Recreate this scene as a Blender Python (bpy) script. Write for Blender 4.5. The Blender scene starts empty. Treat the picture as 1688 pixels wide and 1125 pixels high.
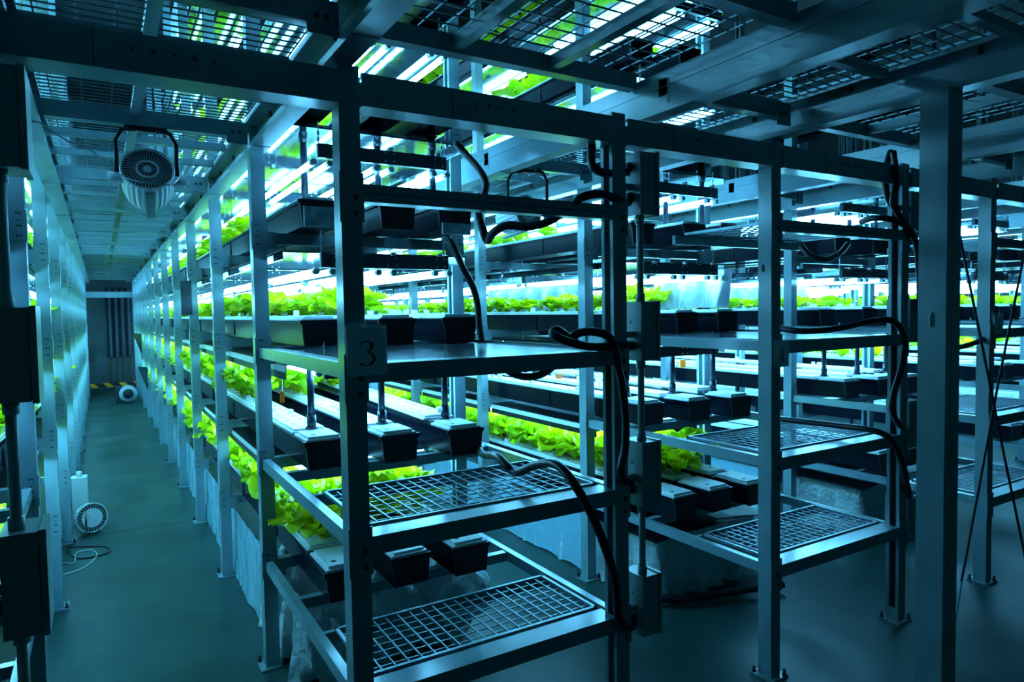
import bpy, math, random
from mathutils import Vector, Matrix
S = bpy.context.scene
COL = S.collection
rnd = random.Random(7)
PI = math.pi

# ------------------------------------------------------------------ camera
F, YAW, PITCH, ROLL = 1120.9, 0.5437, 0.0444, -0.0160
fw = Vector((math.sin(YAW)*math.cos(PITCH), math.cos(YAW)*math.cos(PITCH), -math.sin(PITCH)))
rt = Vector((math.cos(YAW), -math.sin(YAW), 0)); up = rt.cross(fw)
r2 = rt*math.cos(ROLL)+up*math.sin(ROLL); u2 = -rt*math.sin(ROLL)+up*math.cos(ROLL)
cam = bpy.data.objects.new('camera', bpy.data.cameras.new('camera')); COL.objects.link(cam)
CAMP = Vector((-0.6147, -1.9078, 1.6))
cam.matrix_world = Matrix(((r2.x, u2.x, -fw.x, CAMP.x), (r2.y, u2.y, -fw.y, CAMP.y), (r2.z, u2.z, -fw.z, CAMP.z), (0, 0, 0, 1)))
cam.data.lens = 36*F/1688; cam.data.sensor_width = 36; cam.data.clip_start = .02
S.camera = cam
def ray(px, py):
    return (fw + r2*((px-844)/F) - u2*((py-562.5)/F))
def atp(px, py, ax, val):          # measured point of the place: where the sight line meets a plane
    d = ray(px, py); i = 'XYZ'.index(ax)
    return CAMP + d*((val-CAMP[i])/d[i])

# ------------------------------------------------------------------ world and exposure
W = bpy.data.worlds.new('world'); S.world = W; W.use_nodes = True
W.node_tree.nodes['Background'].inputs[0].default_value = (.02, .30, .42, 1)
W.node_tree.nodes['Background'].inputs[1].default_value = .12
S.view_settings.view_transform = 'Standard'; S.view_settings.look = 'None'
S.view_settings.exposure = 0.0; S.view_settings.gamma = 1
S.cycles.max_bounces = 6; S.cycles.transparent_max_bounces = 12
S.cycles.diffuse_bounces = 3; S.cycles.glossy_bounces = 3
S.cycles.caustics_reflective = False; S.cycles.caustics_refractive = False
S.cycles.sample_clamp_indirect = 8
TUBE_STRENGTH = 30.0

# ------------------------------------------------------------------ materials
def mat(name, col, rough=.5, metal=0, emit=None, es=0, noise=None, bump=None, trans=0, spec=None, alpha=None):
    m = bpy.data.materials.new(name); m.use_nodes = True
    nt = m.node_tree; b = nt.nodes['Principled BSDF']
    b.inputs['Base Color'].default_value = (*col, 1); b.inputs['Roughness'].default_value = rough
    b.inputs['Metallic'].default_value = metal
    if spec is not None: b.inputs['Specular IOR Level'].default_value = spec
    if emit: b.inputs['Emission Color'].default_value = (*emit, 1); b.inputs['Emission Strength'].default_value = es
    tc = nt.nodes.new('ShaderNodeTexCoord')
    if noise:
        sc, c2, lo, hi = noise
        n = nt.nodes.new('ShaderNodeTexNoise'); n.inputs['Scale'].default_value = sc; n.inputs['Detail'].default_value = 5
        nt.links.new(tc.outputs['Object'], n.inputs['Vector'])
        r = nt.nodes.new('ShaderNodeMapRange'); r.inputs[1].default_value = lo; r.inputs[2].default_value = hi
        nt.links.new(n.outputs['Fac'], r.inputs[0])
        mx = nt.nodes.new('ShaderNodeMix'); mx.data_type = 'RGBA'
        mx.inputs[6].default_value = (*col, 1); mx.inputs[7].default_value = (*c2, 1)
        nt.links.new(r.outputs[0], mx.inputs[0]); nt.links.new(mx.outputs[2], b.inputs['Base Color'])
    if bump:
        sc, st, dist = bump
        n = nt.nodes.new('ShaderNodeTexNoise'); n.inputs['Scale'].default_value = sc; n.inputs['Detail'].default_value = 4
        nt.links.new(tc.outputs['Object'], n.inputs['Vector'])
        bp = nt.nodes.new('ShaderNodeBump'); bp.inputs['Strength'].default_value = st; bp.inputs['Distance'].default_value = dist
        nt.links.new(n.outputs['Fac'], bp.inputs['Height']); nt.links.new(bp.outputs[0], b.inputs['Normal'])
    if trans:
        t = nt.nodes.new('ShaderNodeBsdfTranslucent'); t.inputs[0].default_value = (*col, 1)
        ms = nt.nodes.new('ShaderNodeMixShader'); ms.inputs[0].default_value = trans
        nt.links.new(b.outputs[0], ms.inputs[1]); nt.links.new(t.outputs[0], ms.inputs[2])
        nt.links.new(ms.outputs[0], nt.nodes['Material Output'].inputs[0])
        if noise: nt.links.new(mx.outputs[2], t.inputs[0])
    if alpha is not None:
        t = nt.nodes.new('ShaderNodeBsdfTransparent')
        ms = nt.nodes.new('ShaderNodeMixShader'); ms.inputs[0].default_value = 1-alpha
        nt.links.new(b.outputs[0], ms.inputs[1]); nt.links.new(t.outputs[0], ms.inputs[2])
        nt.links.new(ms.outputs[0], nt.nodes['Material Output'].inputs[0])
    return m
M = {}
M['steel'] = mat('painted_steel', (.225, .335, .37), .20, noise=(9, (.19, .29, .325), .45, .75))
M['steel2'] = mat('galvanised_steel', (.42, .60, .66), .38, .35)
M['wire'] = mat('wire_mesh_steel', (.22, .32, .36), .35, .4)
M['black'] = mat('black_plastic', (.006, .009, .015), .22, spec=.05)
M['cap'] = mat('black_plastic_cap', (.006, .008, .012), .4, spec=.3)
M['rubber'] = mat('black_rubber_hose', (.008, .010, .012), .42)
M['pvc'] = mat('dark_grey_pvc', (.015, .025, .04), .25)
M['foam'] = mat('white_foam_board', (.84, .88, .90), .55, bump=(60, .12, .004))
M['foamgrey'] = mat('taped_foam', (.35, .45, .50), .6, noise=(25, (.6, .72, .78), .4, .6))
M['hole'] = mat('board_hole', (.03, .04, .04), .8)
M['plug'] = mat('foam_plug', (.80, .82, .78), .8, bump=(80, .5, .004))
M['tube'] = mat('lamp_tube', (.9, .9, .9), .4, emit=(.13, .585, 1.0), es=TUBE_STRENGTH)
M['tubecap'] = mat('lamp_cap', (.6, .65, .68), .4, .2)
M['fixture'] = mat('fixture_housing', (.035, .055, .075), .35)
M['mirror'] = mat('reflective_film', (.14, .19, .22), .07, .97, bump=(14, .08, .006))
M['bouncewhite'] = mat('added_bounce_white', (.86, .89, .91), .4)  # unseen white lamp backing, added to throw more light on the leaves
M['box'] = mat('enclosure_grey', (.24, .33, .32), .34)
M['darkmetal'] = mat('dark_bolt', (.03, .04, .045), .4, .5)
M['leaf'] = mat('lettuce_leaf', (.95, .90, .004), .38, noise=(14, (.62, .84, .004), .35, .7), trans=.42, bump=(55, .5, .006))
M['leaf2'] = mat('lettuce_leaf_deep', (.72, .84, .004), .38, noise=(14, (.42, .74, .004), .35, .7), trans=.38, bump=(55, .5, .006))
M['film'] = mat('clear_poly_film', (.80, .92, .96), .10, bump=(11, 1.0, .05), alpha=.72)
M['tray'] = mat('shelf_sheet_steel', (.15, .22, .26), .14, .7)
M['sheet'] = mat('blue_poly_sheet', (.30, .56, .70), .14, bump=(7, .7, .03), alpha=.9)
M['fanw'] = mat('fan_plastic', (.72, .78, .82), .4)
M['paper'] = mat('paper', (.93, .95, .96), .6)
M['ink'] = mat('ink', (.01, .012, .02), .5)
M['tag'] = mat('tag_white', (.95, .97, .98), .5)
M['yellow'] = mat('yellow_plastic', (1.0, .15, .0), .4)
M['whitecable'] = mat('white_cable', (.8, .85, .85), .4)
M['wall'] = mat('wall_panel', (.045, .075, .085), .5)
M['dark'] = mat('dark_surface', (.03, .04, .045), .6)
M['brass'] = mat('brown_pipe', (.16, .12, .02), .4)
M['duct'] = mat('ribbed_duct', (.03, .05, .08), .4)
M['blue'] = mat('blue_plastic', (.03, .05, .5), .35)
def floor_mat():
    m = mat('floor_concrete', (.085, .20, .19), .3, spec=.3)
    nt = m.node_tree; b = nt.nodes['Principled BSDF']
    tc = nt.nodes.new('ShaderNodeTexCoord')
    n = nt.nodes.new('ShaderNodeTexNoise'); n.inputs['Scale'].default_value = 1.6; n.inputs['Detail'].default_value = 9; n.inputs['Roughness'].default_value = .62
    n2 = nt.nodes.new('ShaderNodeTexNoise'); n2.inputs['Scale'].default_value = 1.1; n2.inputs['Detail'].default_value = 3; n2.inputs['Distortion'].default_value = .3
    for q in (n, n2): nt.links.new(tc.outputs['Object'], q.inputs['Vector'])
    cr = nt.nodes.new('ShaderNodeValToRGB')
    cr.color_ramp.elements[0].position = .3; cr.color_ramp.elements[0].color = (.013, .050, .046, 1)
    cr.color_ramp.elements[1].position = .72; cr.color_ramp.elements[1].color = (.030, .088, .080, 1)
    nt.links.new(n.outputs['Fac'], cr.inputs[0]); nt.links.new(cr.outputs[0], b.inputs['Base Color'])
    mr = nt.nodes.new('ShaderNodeMapRange'); mr.inputs[1].default_value = .3; mr.inputs[2].default_value = .7; mr.inputs[3].default_value = .32; mr.inputs[4].default_value = .52
    nt.links.new(n2.outputs['Fac'], mr.inputs[0]); nt.links.new(mr.outputs[0], b.inputs['Roughness'])
    return m
M['floor'] = floor_mat()
def hazard_mat():
    m = mat('hazard_stripe', (.02, .02, .02), .5); nt = m.node_tree; b = nt.nodes['Principled BSDF']
    tc = nt.nodes.new('ShaderNodeTexCoord'); w = nt.nodes.new('ShaderNodeTexWave'); w.inputs['Scale'].default_value = 2.2
    w.bands_direction = 'DIAGONAL'; nt.links.new(tc.outputs['Object'], w.inputs[0])
    cr = nt.nodes.new('ShaderNodeValToRGB'); cr.color_ramp.interpolation = 'CONSTANT'
    cr.color_ramp.elements[0].color = (.015, .015, .015, 1); cr.color_ramp.elements[1].position = .6; cr.color_ramp.elements[1].color = (1.0, .38, .01, 1)
    nt.links.new(w.outputs[0], cr.inputs[0]); nt.links.new(cr.outputs[0], b.inputs['Base Color']); return m
M['hazard'] = hazard_mat()

# ------------------------------------------------------------------ mesh builder
class MB:
    def __init__(s): s.v = []; s.f = []; s.m = []
    def add(s, vs, fs, mi=0):
        o = len(s.v); s.v += [tuple(v) for v in vs]; s.f += [tuple(i+o for i in f) for f in fs]; s.m += [mi]*len(fs)
    def box(s, x0, x1, y0, y1, z0, z1, mi=0):
        s.add([(x0, y0, z0), (x1, y0, z0), (x1, y1, z0), (x0, y1, z0), (x0, y0, z1), (x1, y0, z1), (x1, y1, z1), (x0, y1, z1)],
              [(0, 3, 2, 1), (4, 5, 6, 7), (0, 1, 5, 4), (1, 2, 6, 5), (2, 3, 7, 6), (3, 0, 4, 7)], mi)
    def prism(s, prof, a0, a1, axis='Z', mi=0, caps=True):     # closed 2-D profile swept along an axis
        def P(u, v, w): return {'Z': (u, v, w), 'Y': (u, w, v), 'X': (w, u, v)}[axis]
        n = len(prof); vs = [P(u, v, a0) for u, v in prof]+[P(u, v, a1) for u, v in prof]
        fs = [(i, (i+1) % n, n+(i+1) % n, n+i) for i in range(n)]
        if caps: fs += [tuple(range(n))[::-1], tuple(range(n, 2*n))]
        s.add(vs, fs, mi)
    def tube(s, pts, r, n=8, mi=0, caps=True):
        pts = [Vector(p) for p in pts]; rr = r if isinstance(r, (list, tuple)) else [r]*len(pts)
        rings = []; t0 = (pts[1]-pts[0]).normalized()
        a = t0.orthogonal().normalized()
        for i, p in enumerate(pts):
            t = (pts[min(i+1, len(pts)-1)]-pts[max(i-1, 0)])
            t = t.normalized() if t.length > 1e-9 else t0
            a = (a-t*a.dot(t)); a = a.normalized() if a.length > 1e-6 else t.orthogonal().normalized()
            b = t.cross(a)
            rings.append([p+(a*math.cos(2*PI*k/n)+b*math.sin(2*PI*k/n))*rr[i] for k in range(n)])
        vs = [q for ring in rings for q in ring]; fs = []
        for i in range(len(pts)-1):
            for k in range(n): fs.append((i*n+k, i*n+(k+1) % n, (i+1)*n+(k+1) % n, (i+1)*n+k))
        if caps: fs += [tuple(range(n))[::-1], tuple(range((len(pts)-1)*n, len(pts)*n))]
        s.add(vs, fs, mi)
    def mesh(s, name, mats, smooth=False):
        me = bpy.data.meshes.new(name); me.from_pydata(s.v, [], s.f)
        for m in mats: me.materials.append(M[m] if isinstance(m, str) else m)
        me.polygons.foreach_set('material_index', s.m)
        if smooth:
            me.polygons.foreach_set('use_smooth', [True]*len(s.f))
        me.update(); return me
def link(name, me, parent=None, loc=(0, 0, 0), rot=None):
    o = bpy.data.objects.new(name, me); COL.objects.link(o); o.location = loc
    if rot: o.rotation_euler = rot
    if parent: o.parent = parent
    return o
def tag(o, label, cat, group=None, kind=None):
    if label: o['label'] = label
    if cat: o['category'] = cat
    if group: o['group'] = group
    if kind: o['kind'] = kind
    return o
def smooth_path(pts, n=6):          # Catmull-Rom
    pts = [Vector(p) for p in pts]; out = []
    for i in range(len(pts)-1):
        p0 = pts[max(i-1, 0)]; p1 = pts[i]; p2 = pts[i+1]; p3 = pts[min(i+2, len(pts)-1)]
        for k in range(n):
            t = k/n
            out.append(.5*((2*p1)+(p2-p0)*t+(2*p0-5*p1+4*p2-p3)*t*t+(3*p1-p0-3*p2+p3)*t**3))
    out.append(pts[-1]); return out
ORD = 'first second third fourth fifth sixth seventh eighth ninth tenth eleventh twelfth thirteenth fourteenth fifteenth sixteenth'.split()
ORDS = lambda i: ORD[i] if i < 16 else ('%dth' % (i+1))

# ------------------------------------------------------------------ layout (metres)
DY = 1.277; WR = .9714; NB = 11; YEND = NB*DY
RX = {-1: -1.845, 0: 0.0, 1: 1.8185, 2: 3.677, 3: 5.52, 4: 7.36, 5: 9.20, 6: 11.04}
RNAME = {-1: 'the rack across the long aisle from the 3 sign', 0: 'the rack signed 3', 1: 'the rack signed 4', 2: 'the rack signed 5',
         3: 'the rack next past sign 5', 4: 'the second rack past sign 5', 5: 'the third rack past sign 5', 6: 'the fourth rack past sign 5'}
RS = {-1: 'rack opposite sign 3', 0: 'rack 3', 1: 'rack 4', 2: 'rack 5', 3: 'first rack past 5', 4: 'second rack past 5', 5: 'third rack past 5', 6: 'fourth rack past 5'}
LZ = [.49, .955, 1.455, 1.965, 2.47, 2.98, 3.49, 4.0]
TN = ['bottom tier', 'second tier', 'third tier', 'fourth tier', 'fifth tier', 'sixth tier', 'seventh tier', 'top tier']
ROOM_TOP = 4.75
NLEV = {-1: 8, 0: 8, 1: 8, 2: 7, 3: 6, 4: 5, 5: 5, 6: 5}

# ------------------------------------------------------------------ setting
def struct(name, mb, mats):
    o = link(name, mb.mesh(name, mats)); o['kind'] = 'structure'; return o
b = MB(); b.box(-3.2, 13, -4.5, 16, -.1, 0); struct('floor', b, ['floor'])
b = MB(); b.box(-3.2, 13, -4.5, 16, ROOM_TOP, ROOM_TOP+.1); struct('ceiling', b, ['dark'])
b = MB(); b.box(-3.2, 13, 15.8, 15.95, 0, ROOM_TOP)
for i in range(17): b.box(-3.2+i*1.0, -3.19+i*1.0, 15.79, 15.8, 0, ROOM_TOP)
struct('wall_back', b, ['wall'])
b = MB(); b.box(-3.35, -3.2, -4.5, 16, 0, ROOM_TOP); struct('wall_left', b, ['dark'])
b = MB(); b.box(13, 13.15, -4.5, 16, 0, ROOM_TOP); struct('wall_right', b, ['dark'])
# saw-cut joints in the slab
b = MB()
for y in (3.9, 8.6, 13.2): b.box(-3.2, 13, y, y+.008, .0, .0012)
struct('trim_1', b, ['dark'])

# ------------------------------------------------------------------ shared part meshes
def upright_mesh(z1, left):
    # C-section steel upright, slot facing forward on right rows and back on left rows
    w, d, t, lip = .033, .030, .004, .017
    s = 1 if left else -1
    prof = [(-w, -d*s), (w, -d*s), (w, d*s), (w-lip, d*s), (w-lip, (d-t)*s), (w-t, (d-t)*s), (w-t, (-d+t)*s), (-w+t, (-d+t)*s), (-w+t, (d-t)*s), (-w+lip, (d-t)*s), (-w+lip, d*s), (-w, d*s)]
    if s > 0: prof = [(v, u) for u, v in prof][::-1]
    else: prof = [(v, u) for u, v in prof]
    b = MB(); b.prism(prof, .006, z1); b.box(-.029, .029, -.029, .029, .006, .07)
    return b.mesh('upright', ['steel'])
UPR = {(f, l): upright_mesh(2.29 if f else 4.55, l) for f in (0, 1) for l in (0, 1)}
b = MB(); b.box(-.056, .056, -.056, .056, 0, .008)
for sx, sy in ((-1, 1), (1, -1)):
    b.tube([(sx*.044, sy*.044, .004), (sx*.044, sy*.044, .035)], .006, 6, 1); b.tube([(sx*.044, sy*.044, .008), (sx*.044, sy*.044, .018)], .011, 6, 1)
FOOT = b.mesh('foot_plate', ['steel', 'darkmetal'])
# cross beam between the two rows, with hooked end plates (punched)
def cross_mesh():
    b = MB(); h = .05
    b.prism([(-.022, -h), (.022, -h), (.022, -h+.012), (.014, -h+.012), (.014, -.012), (.022, -.012), (.022, 0), (-.022, 0)], .033, WR-.033, 'X')
    for s, x in ((-1, 0), (1, WR)):
        b.box(min(x+s*.035, x-s*.068), max(x+s*.035, x-s*.068), -.0355, -.0335, -.075, .002)      # hooked plate across the upright face
        b.box(min(x+s*.035, x-s*.033), max(x+s*.035, x-s*.033), -.0355, -.0335, .002, .045)
        b.box(min(x+s*.035, x+s*.0335), max(x+s*.035, x+s*.0335), -.0355, .01, -.075, .045)
        for k, dz in enumerate((-.055, -.018, .004, .030)):
            hh = (.010 if k != 2 else .005); ww = .009 if k != 2 else .004
            b.box(x+s*.010-ww, x+s*.010+ww, -.0362, -.0354, dz-hh/2, dz+hh/2, 1)
            if k != 2: b.box(x+s*.010-ww*.6, x+s*.010+ww*.6, -.0366, -.0360, dz-hh/2-.001, dz+hh/2-.005, 0)
    return b.mesh('cross_beam', ['steel', 'dark'])
CROSS = cross_mesh()
GW = .154; GH = .112
def gutter_mesh(L):
    b = MB(); w = GW/2
    # tapered trough with a rim; local origin at the front end, bottom centre
    prof = [(-w+.003, 0), (w-.003, 0), (w, GH-.012), (w+.009, GH-.012), (w+.009, GH), (-w-.009, GH), (-w-.009, GH-.012), (-w, GH-.012)]
    b.prism(prof, .012, L, 'Y')
    for i in range(1, int(L/.9)):
        y = i*.9
        b.box(w-.003, w+.004, y, y+.014, .01, GH-.012); b.box(-w-.004, -w+.003, y, y+.014, .01, GH-.012)
    cap = [(-w+.004, -.003), (w-.004, -.003), (w+.005, GH-.016), (w+.013, GH-.016), (w+.013, GH+.003), (-w-.013, GH+.003), (-w-.013, GH-.016), (-w-.005, GH-.016)]
    b.prism(cap, 0, .014, 'Y', 1)
    return b.mesh('trough', ['black', 'cap'])
def lid_mesh(L, seed, holes=True):
    r = random.Random(seed); b = MB(); w = .078
    b.box(-w, w, 0, L, 0, .008); b.box(-w+.012, w-.012, .012, L-.012, .008, .019)
    if holes:
        n = int((L-.05)/.11)
        for i in range(n):
            for s in (-1, 1):
                y = .06+i*.11+(.03 if s > 0 else 0); x = s*.033
                if r.random() < .8:
                    pts = [(x+.012*math.cos(a*PI/4), y+.012*math.sin(a*PI/4), .0193) for a in range(8)]
                    b.add(pts, [tuple(range(8))], 1)
    return b.mesh('lid', ['foam', 'hole'])
def plug_mesh(seed):
    r = random.Random(seed); b = MB()
    vs = []
    for z in (0, .02+r.random()*.008):
        for (x, y) in ((-1, -1), (1, -1), (1, 1), (-1, 1)):
            vs.append((x*.012*(1+r.uniform(-.2, .2)), y*.013*(1+r.uniform(-.2, .2)), z+(r.uniform(-.004, .004) if z else 0)))
    b.add(vs, [(0, 3, 2, 1), (4, 5, 6, 7), (0, 1, 5, 4), (1, 2, 6, 5), (2, 3, 7, 6), (3, 0, 4, 7)])
    return b.mesh('plug', ['plug'])
PLUG = [plug_mesh(i) for i in range(5)]
LIDL = 2*DY
LIDM = [lid_mesh(LIDL-.01, i) for i in range(3)]

# ------------------------------------------------------------------ grow lights
TL = 1.20
def tube_mb(b, x, z, n=8, L=TL, y0=.02):
    b.tube([(x, y0+.03, z), (x, y0+L-.03, z)], .0135, n, 0)
    for y in (y0, y0+L-.03): b.tube([(x, y, z), (x, y+.03, z)], .0138, n, 1)
b = MB(); tube_mb(b, 0, 0); TUBE = b.mesh('tube', ['tube', 'tubecap'])
def housing_mesh():
    b = MB()
    b.box(-.30, .30, 0, .025, -.002, .058); b.box(-.30, .30, .0, .05, .054, .058)
    for x in (-.24, -.20, 0, .04, .24, .28):
        for z in (.012, .046): b.tube([(x, -.004, z), (x, .002, z)], .004, 6, 1)
    for x in (-.22, .02, .25): b.box(x-.006, x+.012, -.012, .012, .056, .072, 1)
    return b.mesh('housing', ['fixture', 'tag'])
HOUSE = housing_mesh()
def chain_mesh(L):
    b = MB(); n = int(L/.014)
    for i in range(n):
        z = i*.014
        if i % 2: b.box(-.0045, .0045, -.001, .001, z, z+.016)
        else: b.box(-.001, .001, -.0045, .0045, z, z+.016)
    return b.mesh('chain', ['steel2'])
CHAIN = chain_mesh(.11)
TX = [-.315, -.245, -.035, .035, .245, .315]
def far_light(b, ox, oy, oz):
    for x in TX: b.tube([(ox+x, oy+.02, oz-.018), (ox+x, oy+.02+TL, oz-.018)], .0135, 5, 0)
    for y in (0, TL+.02): b.box(ox-.34, ox+.34, oy+y, oy+y+.022, oz, oz+.05, 1)
b = MB(); far_light(b, 0, 0, 0); FARL = b.mesh('grow_light', ['tube', 'fixture'])
b = MB(); b.box(-WR/2+.05, WR/2-.05, 0, DY-.02, 0, .003); b.box(-WR/2+.05, -WR/2+.056, 0, DY-.02, -.03, .003); b.box(WR/2-.056, WR/2-.05, 0, DY-.02, -.03, .003)
b.box(-WR/2+.045, WR/2-.045, 0, DY-.02, .0035, .007, 1)
MIRR = b.mesh('reflector', ['mirror', 'cap'])
for s in (-1, 1): b.box(min(s*(WR/2-.05), s*(WR/2-.053)), max(s*(WR/2-.05), s*(WR/2-.053)), 0, DY-.02, -.062, -.03, 1)
MIRR2 = b.mesh('reflector', ['bouncewhite', 'cap'])  # low tiers: added white underside brightens the leaves, deeper lips hide the tubes

LOFF = [.112, .135, .165, .205, .165, .165, .165]
def light_z(lev): return LZ[lev+1]-LOFF[lev] if lev+1 < 8 else LZ[lev]+.35
def make_light(k, lev, bay, near):
    x = RX[k]+.5; y = (1.0 if lev else 1.20)+bay*DY; z = light_z(lev)
    lab = 'lit tube bank over %s of %s, %s from front' % (TN[lev], RS[k], ORDS(bay))
    e = link('grow_light', None if near else FARL, None, (x, y, z))
    tag(e, lab, 'light', 'lit grow lights under the shelves')
    if near:
        link('housing', HOUSE, e); link('housing', HOUSE, e, (0, TL+.045, 0), (0, 0, 0))
        for tx in TX: link('tube', TUBE, e, (tx, 0, -.018 if lev > 1 else .022))
        if bay < 3:
            for cx, cy in ((-.29, .03), (.29, .03)): link('chain', CHAIN, e, (cx, cy, .058))
    if bay > 0 or k != 99:
        rz = (LOFF[lev]-.052) if lev+1 < 8 else .1
        r = link('reflector', MIRR2 if lev < 2 else MIRR, e, (-.015, .055, (.062 if lev < 3 else rz-.02)))
    return e

# ------------------------------------------------------------------ lettuces
def lettuce_mb(b, seed, n, gu, gv, R=.145, H=.15, off=(0, 0, 0), sc=1.0, rot=0, mi=0):
    r = random.Random(seed)
    for i in range(n):
        t = i/(n-1)                                     # 0 outer .. 1 inner
        a = i*2.39996+r.uniform(-.3, .3)+rot
        L = R*(1.16-.45*t)*r.uniform(.85, 1.15); Wd = L*r.uniform(.38, .50)
        el0 = math.radians(48+38*t+r.uniform(-8, 8)); el1 = math.radians(-18+88*t+r.uniform(-25, 20))
        ph = r.uniform(0, 6.28); ph2 = r.uniform(0, 6.28); fr = r.uniform(2.2, 3.6); tw = r.uniform(-.35, .35)
        ca, sa = math.cos(a), math.sin(a); pts = []; x = z = 0.0; pv = 0
        for j in range(gv+1):
            v = 1-(1-j/gv)**1.5
            el = el0+(el1-el0)*v**1.5
            x += L*(v-pv)*math.cos(el); z += L*(v-pv)*math.sin(el); pv = v
            if v < .60: wv = Wd*(.17+.83*math.sin(PI/2*v/.60)**1.3)
            else: wv = Wd*math.sqrt(max(.012, 1-((v-.60)/.402)**2))
            for q in range(gu+1):
                u = q/gu*2-1
                edge = abs(u)**1.5*min(1, v*1.6)
                ruf = .015*edge*math.sin(fr*PI*v*1.5+ph+(2.2 if u > 0 else 0))+.007*math.sin(u*6+ph2)*(v > .75)
                cup = .34*Wd*u*u*(.8-.55*v)+tw*u*wv*.5*v
                nx, nz = -math.sin(el), math.cos(el)
                px = x+nx*(ruf+cup)+.012*v*math.sin(u*5+ph)*(v > .6); pz = z+nz*(ruf+cup); py = u*wv*(1+.07*math.sin(fr*5*v+ph*2+u))
                pts.append(((px*ca-py*sa)*sc+off[0], (px*sa+py*ca)*sc+off[1], (pz+.004)*sc+off[2]))
        g = gu+1
        b.add(pts, [(j*g+q, j*g+q+1, (j+1)*g+q+1, (j+1)*g+q) for j in range(gv) for q in range(gu)], mi)
LET = []
for i in range(7):
    b = MB(); lettuce_mb(b, 100+i, 27, 5, 7); LET.append(b.mesh('lettuce', ['leaf' if i < 4 else 'leaf2'], True))
SPROUT = []
for i in range(4):
    b = MB(); lettuce_mb(b, 300+i, 9, 4, 4, .075); SPROUT.append(b.mesh('seedling', ['leaf'], True))

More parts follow.
